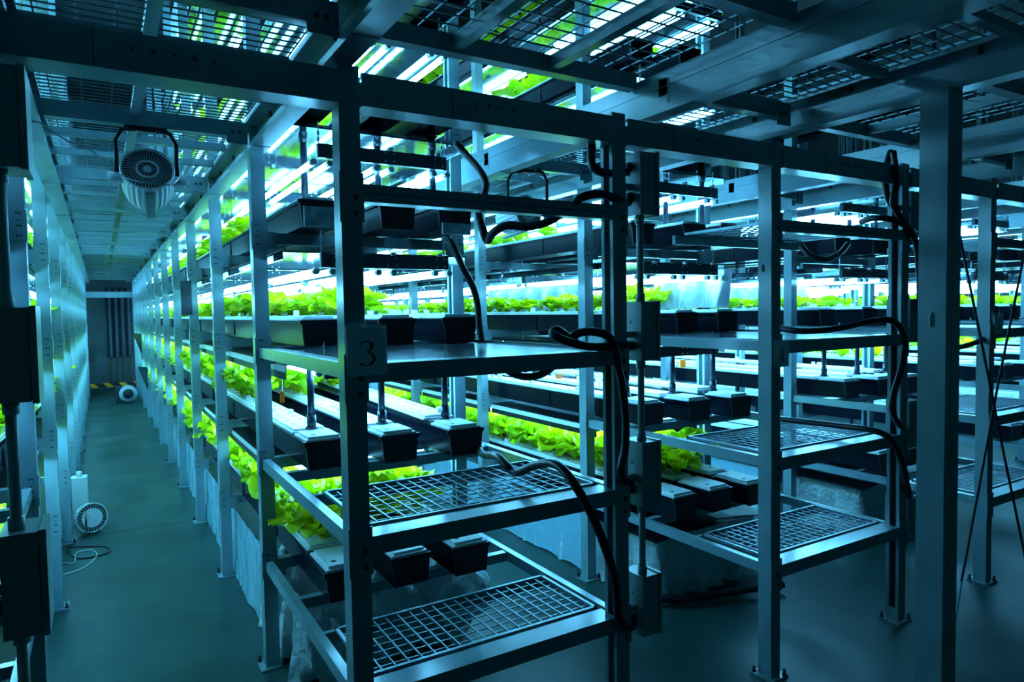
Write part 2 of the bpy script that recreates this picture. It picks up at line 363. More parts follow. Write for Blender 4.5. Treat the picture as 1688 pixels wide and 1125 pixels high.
# ------------------------------------------------------------------ racks
GEND = {0: [.65, .65, .62], 1: [.90, .84, .80], 2: [1.13, 1.0, .95], 3: [1.0, .92, .87], 4: [1.0, .92, .87], 5: [1.0, .95, .9], 6: [1, .95, .9], 7: [1, .95, .9]}
GXC = {0: [.17, .435, .695], 1: [.17, .475, .775], 2: [.225, .54, .83], 3: [.20, .52, .775]}
CH_NAME = ['channel nearest the long aisle', 'middle channel', 'channel farthest from the long aisle']
RACKS = {}
def gutter_mesh_for(L, cache={}):
    L = round(L, 2)
    if L not in cache: cache[L] = gutter_mesh(L)
    return cache[L]
LIDC = {}
def make_rack(k):
    x0 = RX[k]; nl = NLEV[k]
    R = link('grow_rack', None, None, (x0, 0, 0)); RACKS[k] = R
    dsc = {-1: 'long pale steel grow rack across the aisle from the one signed 3', 0: 'pale steel grow rack with the number 3 sign on its front upright',
           1: 'pale steel grow rack with the number 4 sign on its front upright', 2: 'shadowed steel grow rack with the number 5 sign on its upright',
           3: 'dim steel grow rack just past the one signed 5', 4: 'far steel grow rack, second past the one signed 5',
           5: 'far steel grow rack, third past the one signed 5', 6: 'far steel grow rack, fourth past the one signed 5'}[k]
    tag(R, dsc, 'rack', 'tiered steel grow racks')
    for j in range(NB+1):
        for side in (0, 1):
            u = link('upright', UPR[(1 if j == 0 else 0, 1 if side == 0 else 0)], R, (side*WR, j*DY, 0))
            if j < 7: link('foot_plate', FOOT, u)
    for lev in range(nl):
        for j in range(1, NB+1): link('cross_beam', CROSS, R, (0, j*DY, LZ[lev]))
    # front bay
    for lev in range(4):
        z = LZ[lev]
        if lev < 3:
            b = MB(); b.box(-.018, .012, .034, DY-.034, z-.045, z)
            me = b.mesh('side_rail', ['steel'])
            for xx in (0, WR): link('side_rail', me, R, (xx, 0, 0))
        b = MB(); h = .055 if lev < 3 else .05
        yb_ = .050 if lev < 3 else .012; b.prism([(-.038, z-h), (yb_, z-h), (yb_, z), (-.038, z)], .034, WR-.034, 'X')
        if lev == 3: b.box(.034, WR-.034, -.040, -.036, z-h*.55, z-h*.5, 1)
        for xx in (0, WR): # connector plates
            b.box(xx-.035, xx+.035, -.0385, -.0333, z-.11, z+.03)
            for dz in (-.085, -.04): b.box(xx+.004, xx+.018, -.0400, -.0380, z+dz-.008, z+dz+.008, 1)
        link('front_beam', b.mesh('front_beam', ['steel', 'dark']), R)
        yb = {0: .43, 1: .53, 2: 1.05, 3: .55}[lev]
        if lev == 2:
            b = MB(); b.box(.014, WR-.014, .051, yb, z-.012, z-.004)
            for xx in (.014, WR-.016): b.box(xx, xx+.004, .051, yb, z-.012, z+.006)
            b.box(.014, WR-.014, yb-.004, yb, z-.012, z+.006)
            link('shelf_tray', b.mesh('shelf_tray', ['tray']), R)
        elif lev < 2 or k >= 1:
            b = MB(); xa, xb, ya = .05, WR-.045, .062
            b.box(xa, xb, ya, ya+.012, z-.006, z+.006); b.box(xa, xb, yb-.012, yb, z-.006, z+.006)
            b.box(xa, xa+.012, ya, yb, z-.006, z+.006); b.box(xb-.012, xb, ya, yb, z-.006, z+.006)
            n = 19
            for i in range(1, n): xx = xa+(xb-xa)*i/n; b.box(xx-.0022, xx+.0022, ya, yb, z-.003, z+.0012)
            n = 9 if lev else 8
            for i in range(1, n): yy = ya+(yb-ya)*i/n; b.box(xa, xb, yy-.0022, yy+.0022, z-.0065, z-.0028)
            link('wire_shelf', b.mesh('wire_shelf', ['wire']), R)
            b = MB(); b.box(.0, WR, yb-.0, yb+.02, z-.05, z-.007); link('support_bar', b.mesh('support_bar', ['steel']), R)
        if lev in (0, 1):
            y = .76 if lev == 0 else .93
            b = MB(); b.box(.012, WR-.012, y, y+.035, z-.045, z-.004); link('support_bar', b.mesh('support_bar', ['steel']), R)
    # channels and their foam lids
    for lev in range(nl):
        if lev >= 5 and k > 2: continue
        for g in range(3):
            xc = GXC.get(lev, GXC[3])[g]; y0 = GEND[lev][g]; L = YEND-.1-y0
            c = link('growing_channel', None, None, (x0+xc, y0, LZ[lev]+.003))
            tag(c, 'black growing channel, %s on the %s of %s' % (['aisle side', 'middle', 'far side'][g], TN[lev], RS[k]), 'channel', 'black growing channels on the racks')
            link('trough', gutter_mesh_for(L), c)
            y = 0.0; i = 0; short = (.20 if lev == 1 else .24)
            key = round(short, 2)
            if key not in LIDC: LIDC[key] = lid_mesh(short, 55)
            if not (k == 0 and lev == 3 and g == 2): link('lid', LIDC[key], c, (0, .012, GH+.001))
            y = short+.05
            if k == 0 and lev == 3 and g in (0, 2):
                b = MB(); zz = .0 if g == 0 else -.02
                b.box(-.07, .07, -.016, -.001, zz, zz+(.085 if g == 0 else .05)); link('foam_panel', b.mesh('foam_panel', ['foamgrey']), c)
            drop = [0, 0, 0]
            while y < L-.3:
                LL = min(LIDL, L-y)
                if LL > LIDL-.2: me = LIDM[i % 3]
                else:
                    q = round(LL, 1)
                    if q not in LIDC: LIDC[q] = lid_mesh(q-.02, 60)
                    me = LIDC[q]
                rz = (.05 if (lev == 1 and g == 2 and i == 0) else 0)
                lz = GH+.001+(.018 if rz else 0)
                if k == 0 and lev == 3 and i == 0:
                    ll = link('lid', me, c, (0, y, lz+.012), (.0, 0, .02*(g-1)))
                else: ll = link('lid', me, c, (-.02 if rz else 0, y, lz), (0, 0, -rz*.9))
                if k in (0, 1) and lev in (1, 2, 0) and i < 1 or (k in (2,) and lev in (1, 2) and i < 1) or (k in (0, 1) and lev == 1 and i < 2):
                    r = random.Random(k*100+lev*10+g+i*7)
                    for q in range(9):
                        yy = .06+r.randint(0, 21)*.11
                        link('plug', PLUG[q % 5], ll, (r.choice((-.035, .033)), yy, .019), (0, 0, r.random()*3))
                y += LL+.004; i += 1
    return R
for k in RX: make_rack(k)

# lights: every bank as a thing for the 300 that show largest
cand = []
for k in RX:
    for lev in range(NLEV[k]):
        for bay in range(NB-1):
            if lev >= 4 and (bay > 4 or k > 1 or (k == 1 and (lev > 5 or bay > 2)) or (lev > 5 and bay < 2)): continue
            if (k >= 2 and lev == 0) or (k > 2 and lev > 3): continue
            c = Vector((RX[k]+.5, 1.6+bay*DY, LZ[lev]+.3)); d = (c-CAMP).length
            w = d*(1.0 if lev in (1, 2, 3) else 1.5 if lev in (0, 4) else 1.9)
            cand.append((w, k, lev, bay))
cand.sort()
for i, (w, k, lev, bay) in enumerate(cand[:300]): make_light(k, lev, bay, w < 8.5)
rest = [c for c in cand[300:]]
if rest:
    b = MB()
    for w, k, lev, bay in rest: far_light(b, RX[k]+.5, 1.0+bay*DY, light_z(lev))
    o = link('grow_light', b.mesh('far_grow_lights', ['tube', 'fixture'])); tag(o, 'rows of lit tubes glowing deep inside the farthest racks', 'light', 'lit grow lights under the shelves', 'stuff')

# lettuces: where the photograph shows them
spots = []
def row(k, lev, g, ya, yb, step, size, jit=.02, dens=1.0):
    r = random.Random(k*1000+lev*100+g*10+int(ya*7)); y = ya; n = 0
    while y < yb:
        if r.random() < dens:
            s = size*r.uniform(.85, 1.15)
            spots.append([k, lev, g, RX[k]+GXC.get(lev, GXC[3])[g]+r.uniform(-jit, jit)*1.3, y+r.uniform(-jit, jit), LZ[lev]+.003+GH+.018, s, r.random()*6.28, n])
            n += 1
        y += step
for g in range(3):
    row(0, 0, g, [1.02, 1.12, 1.22][g], 13.6, .115, 1.15)
    row(0, 1, g, [2.3, 2.40, 2.75][g], 13.6, .125, 1.14)
    row(0, 2, g, [2.2, 1.85, 2.4][g], 13.6, .15, 1.0)
    row(0, 3, g, 2.5, 9, .17, .85, dens=.9)
    row(-1, 0, g, 1.2, 13, .15, 1.1); row(-1, 1, g, 1.5, 13, .15, 1.1); row(-1, 2, g, 1.6, 13, .16, .85); row(-1, 3, g, 1.6, 9, .18, .8)
    row(1, 0, g, [1.05, .98, 1.12][g], 12, .12, 1.15)
    row(1, 1, g, [6.5, 6.0, 5.0][g], 12, .17, .9)
    row(1, 2, g, [1.35, 1.9, 2.6][g], 12, .15, .78, dens=.92)
    row(1, 2, g, [1.3, 1.45, 1.6][g], [1.31, 1.46, 1.61][g], .2, 1.2)
    row(1, 3, g, 2.0, 9, .18, .7, dens=.7)
    row(0, 2, 1, 1.62, 1.63, .2, 1.45) if g == 1 else None; row(2, 1, g, [3.2, 3.6, 3.8][g], 10, .17, .85, dens=.85)
    row(2, 2, g, [1.5, 1.6, 1.5][g], 10, .17, .8, dens=.85)
    for k in (3, 4, 5):
        row(k, 1, g, 2.0, 11, .2, .85, dens=.7); row(k, 2, g, 1.6, 12, .18, .78, dens=.85)
    for lev in (4, 5, 6):
        for k in (-1, 0, 1): row(k, lev, g, 1.4, 6.0, .18, .9, dens=.75)
VIS = {0: 1.0, 1: 1.0, 2: 1.1, 3: 2.2}
def weight(s):
    k, lev, g = s[:3]; d = (Vector(s[3:6])-CAMP).length
    w = d*VIS.get(lev, 2.6)
    if k == -1: w *= 2.2 if g < 2 else 1.4
    if k == 0 and lev in (1, 2) and g == 2: w *= 1.25
    if k >= 2: w *= 1.25
    return w
spots.sort(key=weight)
cnt = {}
for i, s in enumerate(spots[:300]):
    k, lev, g, x, y, z, sc, a, n = s
    small = (k == 1 and lev == 2)
    me = LET[i % 7]
    o = link('lettuce', me, None, (x, y, z), (0, 0, a)); o.scale = (sc, sc, sc*(1.38 if lev == 0 else 1.5 if lev == 1 else 1.05))
    tag(o, '%s lettuce from the front on the %s, %s of %s' % (ORDS(n), ['aisle-side channel', 'middle channel', 'far-side channel'][g], TN[lev], RS[k]), 'lettuce', 'lettuces growing in the channels')
b = MB()
for i, s in enumerate(spots[300:]):
    k, lev, g, x, y, z, sc, a, n = s
    d = (Vector(s[3:6])-CAMP).length
    if d < 7 and lev < 4: lettuce_mb(b, 700+i % 13, 14, 3, 5, off=(x, y, z), sc=sc, rot=a, mi=i % 2)
    else: lettuce_mb(b, 700+i % 13, 9, 2, 3, off=(x, y, z), sc=sc*1.05, rot=a, mi=i % 2)
if len(spots) > 300:
    o = link('lettuce', b.mesh('lettuce_mass', ['leaf', 'leaf2'], True)); tag(o, 'mass of lettuces filling the channels deeper inside the racks', 'lettuce', 'lettuces growing in the channels', 'stuff')


# ------------------------------------------------------------------ walk-on mezzanine of beams and wire grating
AISLES = [(-1, RX[-1]+WR+.03, -.06, 'long aisle')]
for k in (0, 1, 2, 3): AISLES.append((k, RX[k]+WR+.13, RX[k+1]-.06, 'aisle past %s' % RS[k]))
AISLES.insert(0, (-2, -3.1, RX[-1]-.06, 'aisle behind %s' % RS[-1]))
# header beams along the front line
xs = [-3.1]+[q for k in RX for q in (RX[k], RX[k]+WR)]
nm = ['beside %s' % RS[-1]]
for k in RX: nm += ['across the front of %s' % RS[k], 'past %s' % RS[k]]
for i in range(len(xs)-1):
    a, c = xs[i]+(.0345 if i else 0), xs[i+1]-.0345
    b = MB(); z0, z1 = 2.18, 2.272
    b.prism([(-.045, z0), (.042, z0), (.042, z1), (.036, z1), (.036, z0+.006), (-.039, z0+.006), (-.039, z1-.006), (-.030, z1-.006), (-.030, z1), (-.045, z1)], a, c, 'X')
    m = (a+c)/2
    for q in range(-2, 3): b.tube([(m+q*.045, -.048, 2.235), (m+q*.045, -.044, 2.235)], .006 if q % 2 else .004, 8, 1)
    b.box(m-.17, m-.168, -.0465, -.044, z0, z1, 1)
    o = link('header_beam', b.mesh('header_beam', ['steel', 'dark'])); tag(o, 'pale steel header beam running %s' % nm[i], 'beam', 'front header beams')
# C-section long rails either side of every aisle
def rail(x, s, name):
    b = MB(); z0, z1 = 2.29, 2.43; w = .072; t = .005; lp = .022
    prof = [(0, z0), (s*w, z0), (s*w, z0+lp), (s*(w-t), z0+lp), (s*(w-t), z0+t), (s*t, z0+t), (s*t, z1-t), (s*(w-t), z1-t), (s*(w-t), z1-lp), (s*w, z1-lp), (s*w, z1), (0, z1)]
    if s > 0: prof = [(x+u, v) for u, v in prof]
    else: prof = [(x+u, v) for u, v in prof][::-1]
    b.prism(prof, -3.2, YEND+.15, 'Y')
    for q in range(40):
        y = -3+q*.44
        b.tube([(x+s*.012, y, z1-.012), (x+s*.012, y, z1-.034)], .006, 6, 1)
    b.box(x-s*.0012, x, -3.2, YEND+.15, z0+.085, z0+.0865, 1)
    for j in range(-2, NB+1): b.box(x-s*.0015, x+s*w, j*DY-.25, j*DY-.248, z0-.0015, z0+.001, 1)
    o = link('ceiling_rail', b.mesh('ceiling_rail', ['steel', 'darkmetal'])); tag(o, name, 'beam', 'long mezzanine rails beside the aisles')
for k, a, c, nmz in AISLES:
    if k > -2: rail(a-.07 if False else a-.0, 1, 'long steel rail under the walkway, near side of the %s' % nmz)
    rail(c+.06+.012, -1, 'long steel rail under the walkway, far side of the %s' % nmz)
# support bars and wire grating over each aisle
def grate(w, L, px=.085, py=.042):
    b = MB(); t = .0023
    n = max(2, int(w/px)); m = int(L/py)
    for i in range(n+1): x = w*i/n; b.box(x-t, x+t, 0, L, 0, .004)
    for i in range(m+1): y = L*i/m; b.box(0, w, y-t, y+t, -.004, 0)
    return b.mesh('grating_panel', ['wire'])
for k, a, c, nmz in AISLES:
    w = c-a-.02; me = grate(w, DY-.03)
    b = MB(); b.box(0, w, -.017, .017, 2.388, 2.416); barm = b.mesh('support_bar', ['steel'])
    b = MB(); b.box(-.01, w+.01, -.022, .022, 2.345, 2.405); b.box(-.012, .07, -.026, -.022, 2.315, 2.40); b.box(w-.07, w+.012, -.026, -.022, 2.315, 2.40)
    for x in (.02, .045, w-.045, w-.02): b.tube([(x, -.030, 2.36), (x, -.026, 2.36)], .007, 6, 1)
    bigm = b.mesh('cross_tie', ['steel', 'darkmetal'])
    b = MB(); b.box(w*.48-.018, w*.48+.018, 0, DY, 2.385, 2.413); purm = b.mesh('purlin', ['steel'])
    for j in range(-2 if k < 3 else 0, NB):
        if k > 1 and j > 5: break
        y0 = j*DY-.10
        e = link('walkway_panel', None, None, (a+.01, y0, 0))
        where = ('over the front, %s back from the header beam' % ORDS(j)) if j >= 0 else ('%s before the header beam' % ('one bay' if j == -1 else 'two bays'))
        tag(e, 'wire walkway panel above %s, %s' % (nmz, ('bay %s from the header' % ORDS(j)) if j >= 0 else where), 'walkway panel', 'wire grating walkway overhead')
        link('grating', me, e, (0, .015, 2.422))
        link('cross_tie', bigm, e, (0, DY-.02, 0))
        link('support_bar', barm, e, (0, .45, 0)); link('support_bar', barm, e, (0, .85, 0))
        link('purlin', purm, e)
# deck over the racks in front of the header line
for k in (-1, 0, 1, 2, 3):
    x0 = RX[k]; xa, xb = x0+.02, x0+WR+.12; w = xb-xa
    for q in range(4):
        y1 = .05-q*.66; y0 = y1-.66
        e = link('walkway_panel', None, None, (xa, y0, 0))
        tag(e, 'wire walkway panel in front of %s, %s out from the header beam' % (RS[k], ORDS(q)), 'walkway panel', 'wire grating walkway overhead')
        b = MB(); b.box(0, w, .615, .66, 2.40, 2.455); link('edge_beam', b.mesh('edge_beam', ['steel']), e)
        for xx in (.34, .70):
            b = MB(); b.box(xx-.018, xx+.018, 0, .615, 2.41, 2.45); link('purlin', b.mesh('purlin', ['steel']), e)
        link('grating', grate(w, .62, .07, .062), e, (0, 0, 2.458))

# ------------------------------------------------------------------ free column in front, with bracing rods
b = MB(); w = .044
prof = [(-w, -w), (w, -w), (w, w), (w-.03, w), (w-.03, w-.005), (w-.005, w-.005), (w-.005, -w+.005), (-w+.005, -w+.005), (-w+.005, w-.005), (-w+.03, w-.005), (-w+.03, w), (-w, w)]
b.prism([(u+1.755, v-.715) for u, v in prof], .008, 2.289)
b.box(1.755-.010, 1.755+.010, -.7598, -.7590, .02, 2.28)
col = link('column', None, None, (0, 0, 0)); tag(col, 'dark steel column standing alone between the racks signed 4 and 5', 'column')
link('shaft', b.mesh('shaft', ['steel']), col)
b = MB(); b.box(1.755-.08, 1.755+.08, -.795, -.635, 0, .009); link('foot_plate', b.mesh('foot_plate', ['steel']), col)
def rod(pts, label, buckle=None):
    e = link('bracing_rod', None, None, pts[-1]); tag(e, label, 'bracing rod', 'crossed bracing rods')
    o = Vector(pts[-1]); b = MB(); b.tube([p-o for p in pts], .0045, 8); link('rod', b.mesh('rod', ['darkmetal'], True), e)
    if buckle:
        p, q = buckle; d = (q-p).normalized(); n = Vector((.5, -.85, 0)).cross(d).normalized()*.012
        b = MB()
        for s in (-1, 1): b.tube([p-o, p+d*.03+n*s-o, q-d*.03+n*s-o, q-o], .004, 6)
        link('turnbuckle', b.mesh('turnbuckle', ['steel2']), e)
P7 = lambda x, y: atp(x, y, 'Y', -.70)
ra = atp(1571, 300, 'Y', -.70)
rod([P7(1564, 300), P7(1633, 640), P7(1655, 750), P7(1725, 1090)], 'thin dark bracing rod slanting down from the lone column head')
rod([P7(1735, 200), P7(1688, 421), P7(1644, 640), P7(1586, 952), P7(1568, 1050), P7(1560, 1100)], 'thin bracing rod with a turnbuckle, crossing the other rod low down', (P7(1584, 960), P7(1571, 1042)))

# ------------------------------------------------------------------ signs and tags
DIG = {
 '3': [[(-.30, .36, .05), (-.26, .44, .06), (-.12, .50, .045), (.06, .50, .06), (.20, .42, .12), (.22, .28, .13), (.12, .14, .09), (-.05, .05, .045), (.12, .02, .07), (.27, -.10, .13), (.29, -.26, .13), (.18, -.42, .10), (0, -.49, .05), (-.16, -.48, .06), (-.30, -.40, .10), (-.31, -.38, .12)]],
 '4': [[(.12, -.47, .12), (.12, .48, .12)], [(.12, .48, .05), (-.32, -.20, .04)], [(-.34, -.21, .055), (.32, -.21, .055)], [(-.04, -.48, .035), (.28, -.48, .035)]],
 '5': [[(.24, .46, .10), (-.18, .46, .10)], [(-.18, .48, .04), (-.22, .06, .04)], [(-.22, .06, .04), (-.05, .13, .06), (.12, .10, .09), (.25, -.04, .13), (.25, -.22, .13), (.14, -.40, .10), (-.05, -.48, .05), (-.24, -.42, .09), (-.28, -.37, .10)]]}
def digit_mesh(ch, h):
    b = MB()
    for st in DIG[ch]:
        pts = [Vector((x, z)) for x, z, _ in st]; L = []; Rr = []
        for i, p in enumerate(pts):
            t = (pts[min(i+1, len(pts)-1)]-pts[max(0, i-1)]).normalized(); n = Vector((-t.y, t.x)); hw = st[i][2]/2
            L.append(p+n*hw); Rr.append(p-n*hw)
        vs = [(q.x*h, -.0006, q.y*h) for q in L+Rr]; n = len(pts)
        b.add(vs, [(i, i+1, n+i+1, n+i) for i in range(n-1)])
    return b.mesh('numeral', ['ink'])
def sign(ch, x, y, z, w, h, dh, tilt, label, dx=0):
    e = link('number_sign', None, None, (x, y, z), (0, tilt, 0)); tag(e, label, 'sign', 'numbered rack signs')
    b = MB(); b.box(-w/2, w/2, -.002, 0, -h/2, h/2*.86); link('paper', b.mesh('paper', ['paper']), e)
    b = MB(); b.box(-w/2-.002, w/2+.003, -.0035, -.0026, -h/2-.002, h/2); link('sleeve', b.mesh('sleeve', ['sleeve']), e)
    link('numeral', digit_mesh(ch, dh), e, (dx, -.0042, -.012))
M['sleeve'] = mat('clear_sleeve', (.8, .9, .95), .15, alpha=.10)
sign('3', .030, -.043, 1.497, .118, .150, .068, -.02, 'paper sign in a clear sleeve reading 3, on the front upright')
sign('4', 1.842, -.040, 1.405, .098, .120, .056, .0, 'small paper sign reading 4 on the front upright')
sign('5', 3.728, -.043, 1.485, .098, .118, .050, -.05, 'small dim paper sign reading 5 on an upright')
def arrow(px, py, y, h, label):
    p = atp(px, py, 'Y', y); w = h*.55; b = MB()
    b.prism([(-w/2, -h/2), (w/2, -h/2), (w/2, h*.2), (0, h/2), (-w/2, h*.2)], 0, .003, 'Y')
    me = b.mesh('arrow_tag', ['tag']); o = link('arrow_tag', me, None, p); tag(o, label, 'sticker', 'pale pointed stickers on uprights')
arrow(1258, 441, -.0342, .036, 'pale pointed sticker above the 4 sign')
arrow(1610, 447, -.0342, .045, 'pale pointed sticker above the 5 sign')
arrow(1537, 526, -.7608, .052, 'pale pointed sticker on the lone dark column')

# ------------------------------------------------------------------ electrical boxes and conduits
BOXN = ['lowest', 'second from the floor', 'third from the floor', 'topmost']
BZ = [(.385, .61), (.87, 1.11), (1.41, 1.625), (1.94, 2.165)]
def elec(k, dx, ya, yb, wx):
    x0 = RX[k]+WR+dx
    for i, (z0, z1) in enumerate(BZ):
        h = z1-z0; d = yb-ya
        e = link('electrical_box', None, None, (x0, ya, z0)); tag(e, 'grey metal electrical box, %s on the upright of %s' % (BOXN[i], RS[k]), 'electrical box', 'grey electrical boxes on the uprights')
        b = MB(); b.box(0, wx-.012, 0, d, 0, h); link('case', b.mesh('case', ['box']), e)
        b = MB(); b.box(wx-.010, wx+.004, -.004, d+.004, -.004, h+.004); link('door', b.mesh('door', ['box']), e)
        b = MB(); b.box(-dx+.034, 0, d*.3, d*.6, h*.4, h*.5); link('bracket', b.mesh('bracket', ['steel']), e)
        for q in ((.25,) if i in (0, 1, 2) else (.3, .78)):
            b = MB(); y = d*.45
            b.tube([(-.026, y, h*q), (0, y, h*q)], .014, 10); b.tube([(-.012, y, h*q), (-.002, y, h*q)], .019, 6); link('cable_gland', b.mesh('cable_gland', ['cap']), e)
        b = MB(); b.tube([(-.003, d*.5, h*.66), (0, d*.5, h*.66)], .006, 8); b.tube([(-.003, d*.5, h*.66), (-.0035, d*.5, h*.66)], .003, 6, 1); link('screw', b.mesh('screw', ['steel', 'dark']), e)
    for i in range(3):
        za, zb = BZ[i][1], BZ[i+1][0]
        e = link('conduit', None, None, (x0+wx*.35, (ya+yb)/2-.02, za)); tag(e, 'pale plastic conduit joining the boxes of %s, %s up' % (RS[k], ORDS(i)), 'conduit', 'plastic conduits between electrical boxes')
        b = MB(); b.tube([(0, 0, 0), (0, 0, zb-za)], .0125, 12); b.tube([(0, 0, 0), (0, 0, .03)], .017, 12); b.tube([(0, 0, zb-za-.03), (0, 0, zb-za)], .017, 12)
        link('pipe', b.mesh('pipe', ['box'], True), e)
elec(0, .088, -.045, .07, .085); elec(1, .075, -.02, .10, .085); elec(2, .08, -.02, .1, .085); elec(-1, .045, -.02, .12, .085)

# ------------------------------------------------------------------ black supply hoses
def hose(pts, label, r=.0145, cat='hose', m='rubber', seg=6, name='supply_hose', group='black ribbed supply hoses'):
    P = smooth_path([atp(a, c, 'Y', y) for a, c, y in pts], seg)
    o = P[0].copy(); b = MB(); rr = [r*(1+.05*(i % 2)) for i in range(len(P))]
    b.tube([p-o for p in P], rr, 10); q = link(name, b.mesh(name, [m], True), None, o); tag(q, label, cat, group); return q
hose([(977, 232, .03), (974, 262, 0), (982, 280, -.02), (1003, 286, -.02), (1034, 284, .0)], 'short black hose curving from the header beam into the topmost box')
hose([(752, 236, .55), (770, 257, .5), (792, 283, .4), (801, 305, .35), (796, 330, .3), (789, 352, .25), (797, 382, .2), (804, 397, .2), (812, 385, .15), (835, 372, .1), (870, 374, .06), (905, 365, .03), (935, 345, 0), (958, 326, -.05), (990, 320, -.06), (1015, 328, -.04), (1037, 334, .0)], 'black hose looping down past the round fan into the topmost box')
hose([(733, 394, .8), (745, 402, .75), (762, 440, .7), (778, 470, .7), (787, 500, .7), (790, 535, .7), (794, 561, .7)], 'black hose dropping to the third tier shelf beside the channel end')
hose([(1043, 570, .0), (1020, 570, -.05), (980, 572, -.07), (945, 566, -.09), (920, 557, -.08), (911, 550, -.06), (918, 544, -.05), (930, 552, -.05), (938, 560, -.05), (952, 550, -.06), (975, 547, -.07), (1000, 553, -.08), (1012, 570, -.075), (1018, 600, -.075), (1026, 640, -.07), (1031, 690, -.07), (1030, 740, -.07), (1023, 775, -.07), (1028, 792, -.05), (1042, 798, .0)], 'black hose twisted in a loop over the third tier shelf')
hose([(918, 596, .25), (905, 610, .3), (885, 620, .3), (862, 621, .3), (842, 614, .3), (825, 600, .35)], 'black hose sagging in a loop beneath the third tier shelf')
hose([(790, 742, .82), (797, 750, .6), (818, 752, .4), (832, 765, .32), (846, 778, .28), (858, 778, .22), (880, 768, .15), (905, 764, .05), (925, 772, -.03), (948, 800, -.09), (968, 835, -.09), (985, 870, -.09), (1000, 910, -.09), (1012, 950, -.085), (1017, 990, -.08), (1020, 1020, -.075), (1030, 1036, -.05), (1043, 1032, .0)], 'long black hose draped over the second tier wire shelf down to the lowest box', .0155)
# rack signed 4
hose([(1468, 250, .02), (1461, 275, 0), (1460, 310, -.02), (1472, 340, -.02), (1500, 345, .0)], 'black hose bending beside the topmost box of the rack signed 4')
hose([(1472, 250, -.04), (1478, 300, -.07), (1472, 335, -.07), (1492, 370, -.06), (1510, 400, -.05), (1515, 450, -.05), (1517, 500, -.04), (1522, 530, .0)], 'thick black hose falling in front of the uprights beside sign 4')
hose([(1420, 366, .1), (1440, 360, .0), (1470, 362, -.06), (1498, 375, -.06), (1512, 385, .0)], 'short black hose arching at the top shelf of the rack signed 4')
hose([(1285, 541, .2), (1320, 546, .1), (1365, 544, .05), (1400, 538, .0), (1435, 530, -.05), (1465, 528, -.07), (1482, 538, -.08), (1491, 560, -.08), (1488, 600, -.08), (1476, 640, -.08), (1470, 670, -.08), (1478, 695, -.06), (1494, 710, -.0)], 'black hose lying along the third tier of the rack signed 4')
hose([(1285, 691, .45), (1330, 696, .3), (1380, 702, .15), (1430, 708, .0), (1460, 718, -.07), (1475, 735, -.08), (1488, 765, -.08), (1495, 800, -.07), (1500, 818, .0)], 'black hose running over the second tier of the rack signed 4')
hose([(1320, 405, .4), (1335, 420, .35), (1358, 428, .3), (1382, 420, .3), (1398, 402, .35)], 'black hose sagging under the fourth tier of the rack signed 4')
hose([(1520, 570, 0.0), (1560, 575, -.0), (1600, 568, .0), (1640, 550, .0)], 'black hose reaching from the rack signed 4 toward sign 5')

# ------------------------------------------------------------------ grey riser pipes feeding the channels
def riser(k, lev, g):
    xc = RX[k]+GXC.get(lev, GXC[3])[g]; y = GEND[lev][g]+.235
    z0 = LZ[lev]+GH+.024; z1 = LZ[lev+1]-.014 if lev == 1 else LZ[lev+1]+.006
    y = max(y, GEND[lev+1][g]+.05) if lev != 1 else GEND[lev][g]+.22
    e = link('riser_pipe', None, None, (xc, y, z0)); tag(e, 'dark riser pipe on the %s, %s of %s' % (CH_NAME[g].replace(' the long aisle', ' the aisle'), TN[lev], RS[k]), 'pipe', 'dark riser pipes feeding channels')
    H = z1-z0; b = MB(); b.tube([(0, 0, 0), (0, 0, H)], .0155, 12); link('pipe', b.mesh('pipe', ['pvc'], True), e)
    zc = (H-.10) if lev == 3 else 0
    b = MB(); b.tube([(0, 0, zc), (0, 0, zc+.06)], .0205, 12); b.tube([(0, 0, zc+(.06 if lev == 3 else 0)), (0, 0, zc+(.075 if lev == 3 else .01))], .027, 12); link('collar', b.mesh('collar', ['pvc'], True), e)
for k in (0, 1, 2):
    for g in range(3):
        riser(k, 1, g); riser(k, 3, g)

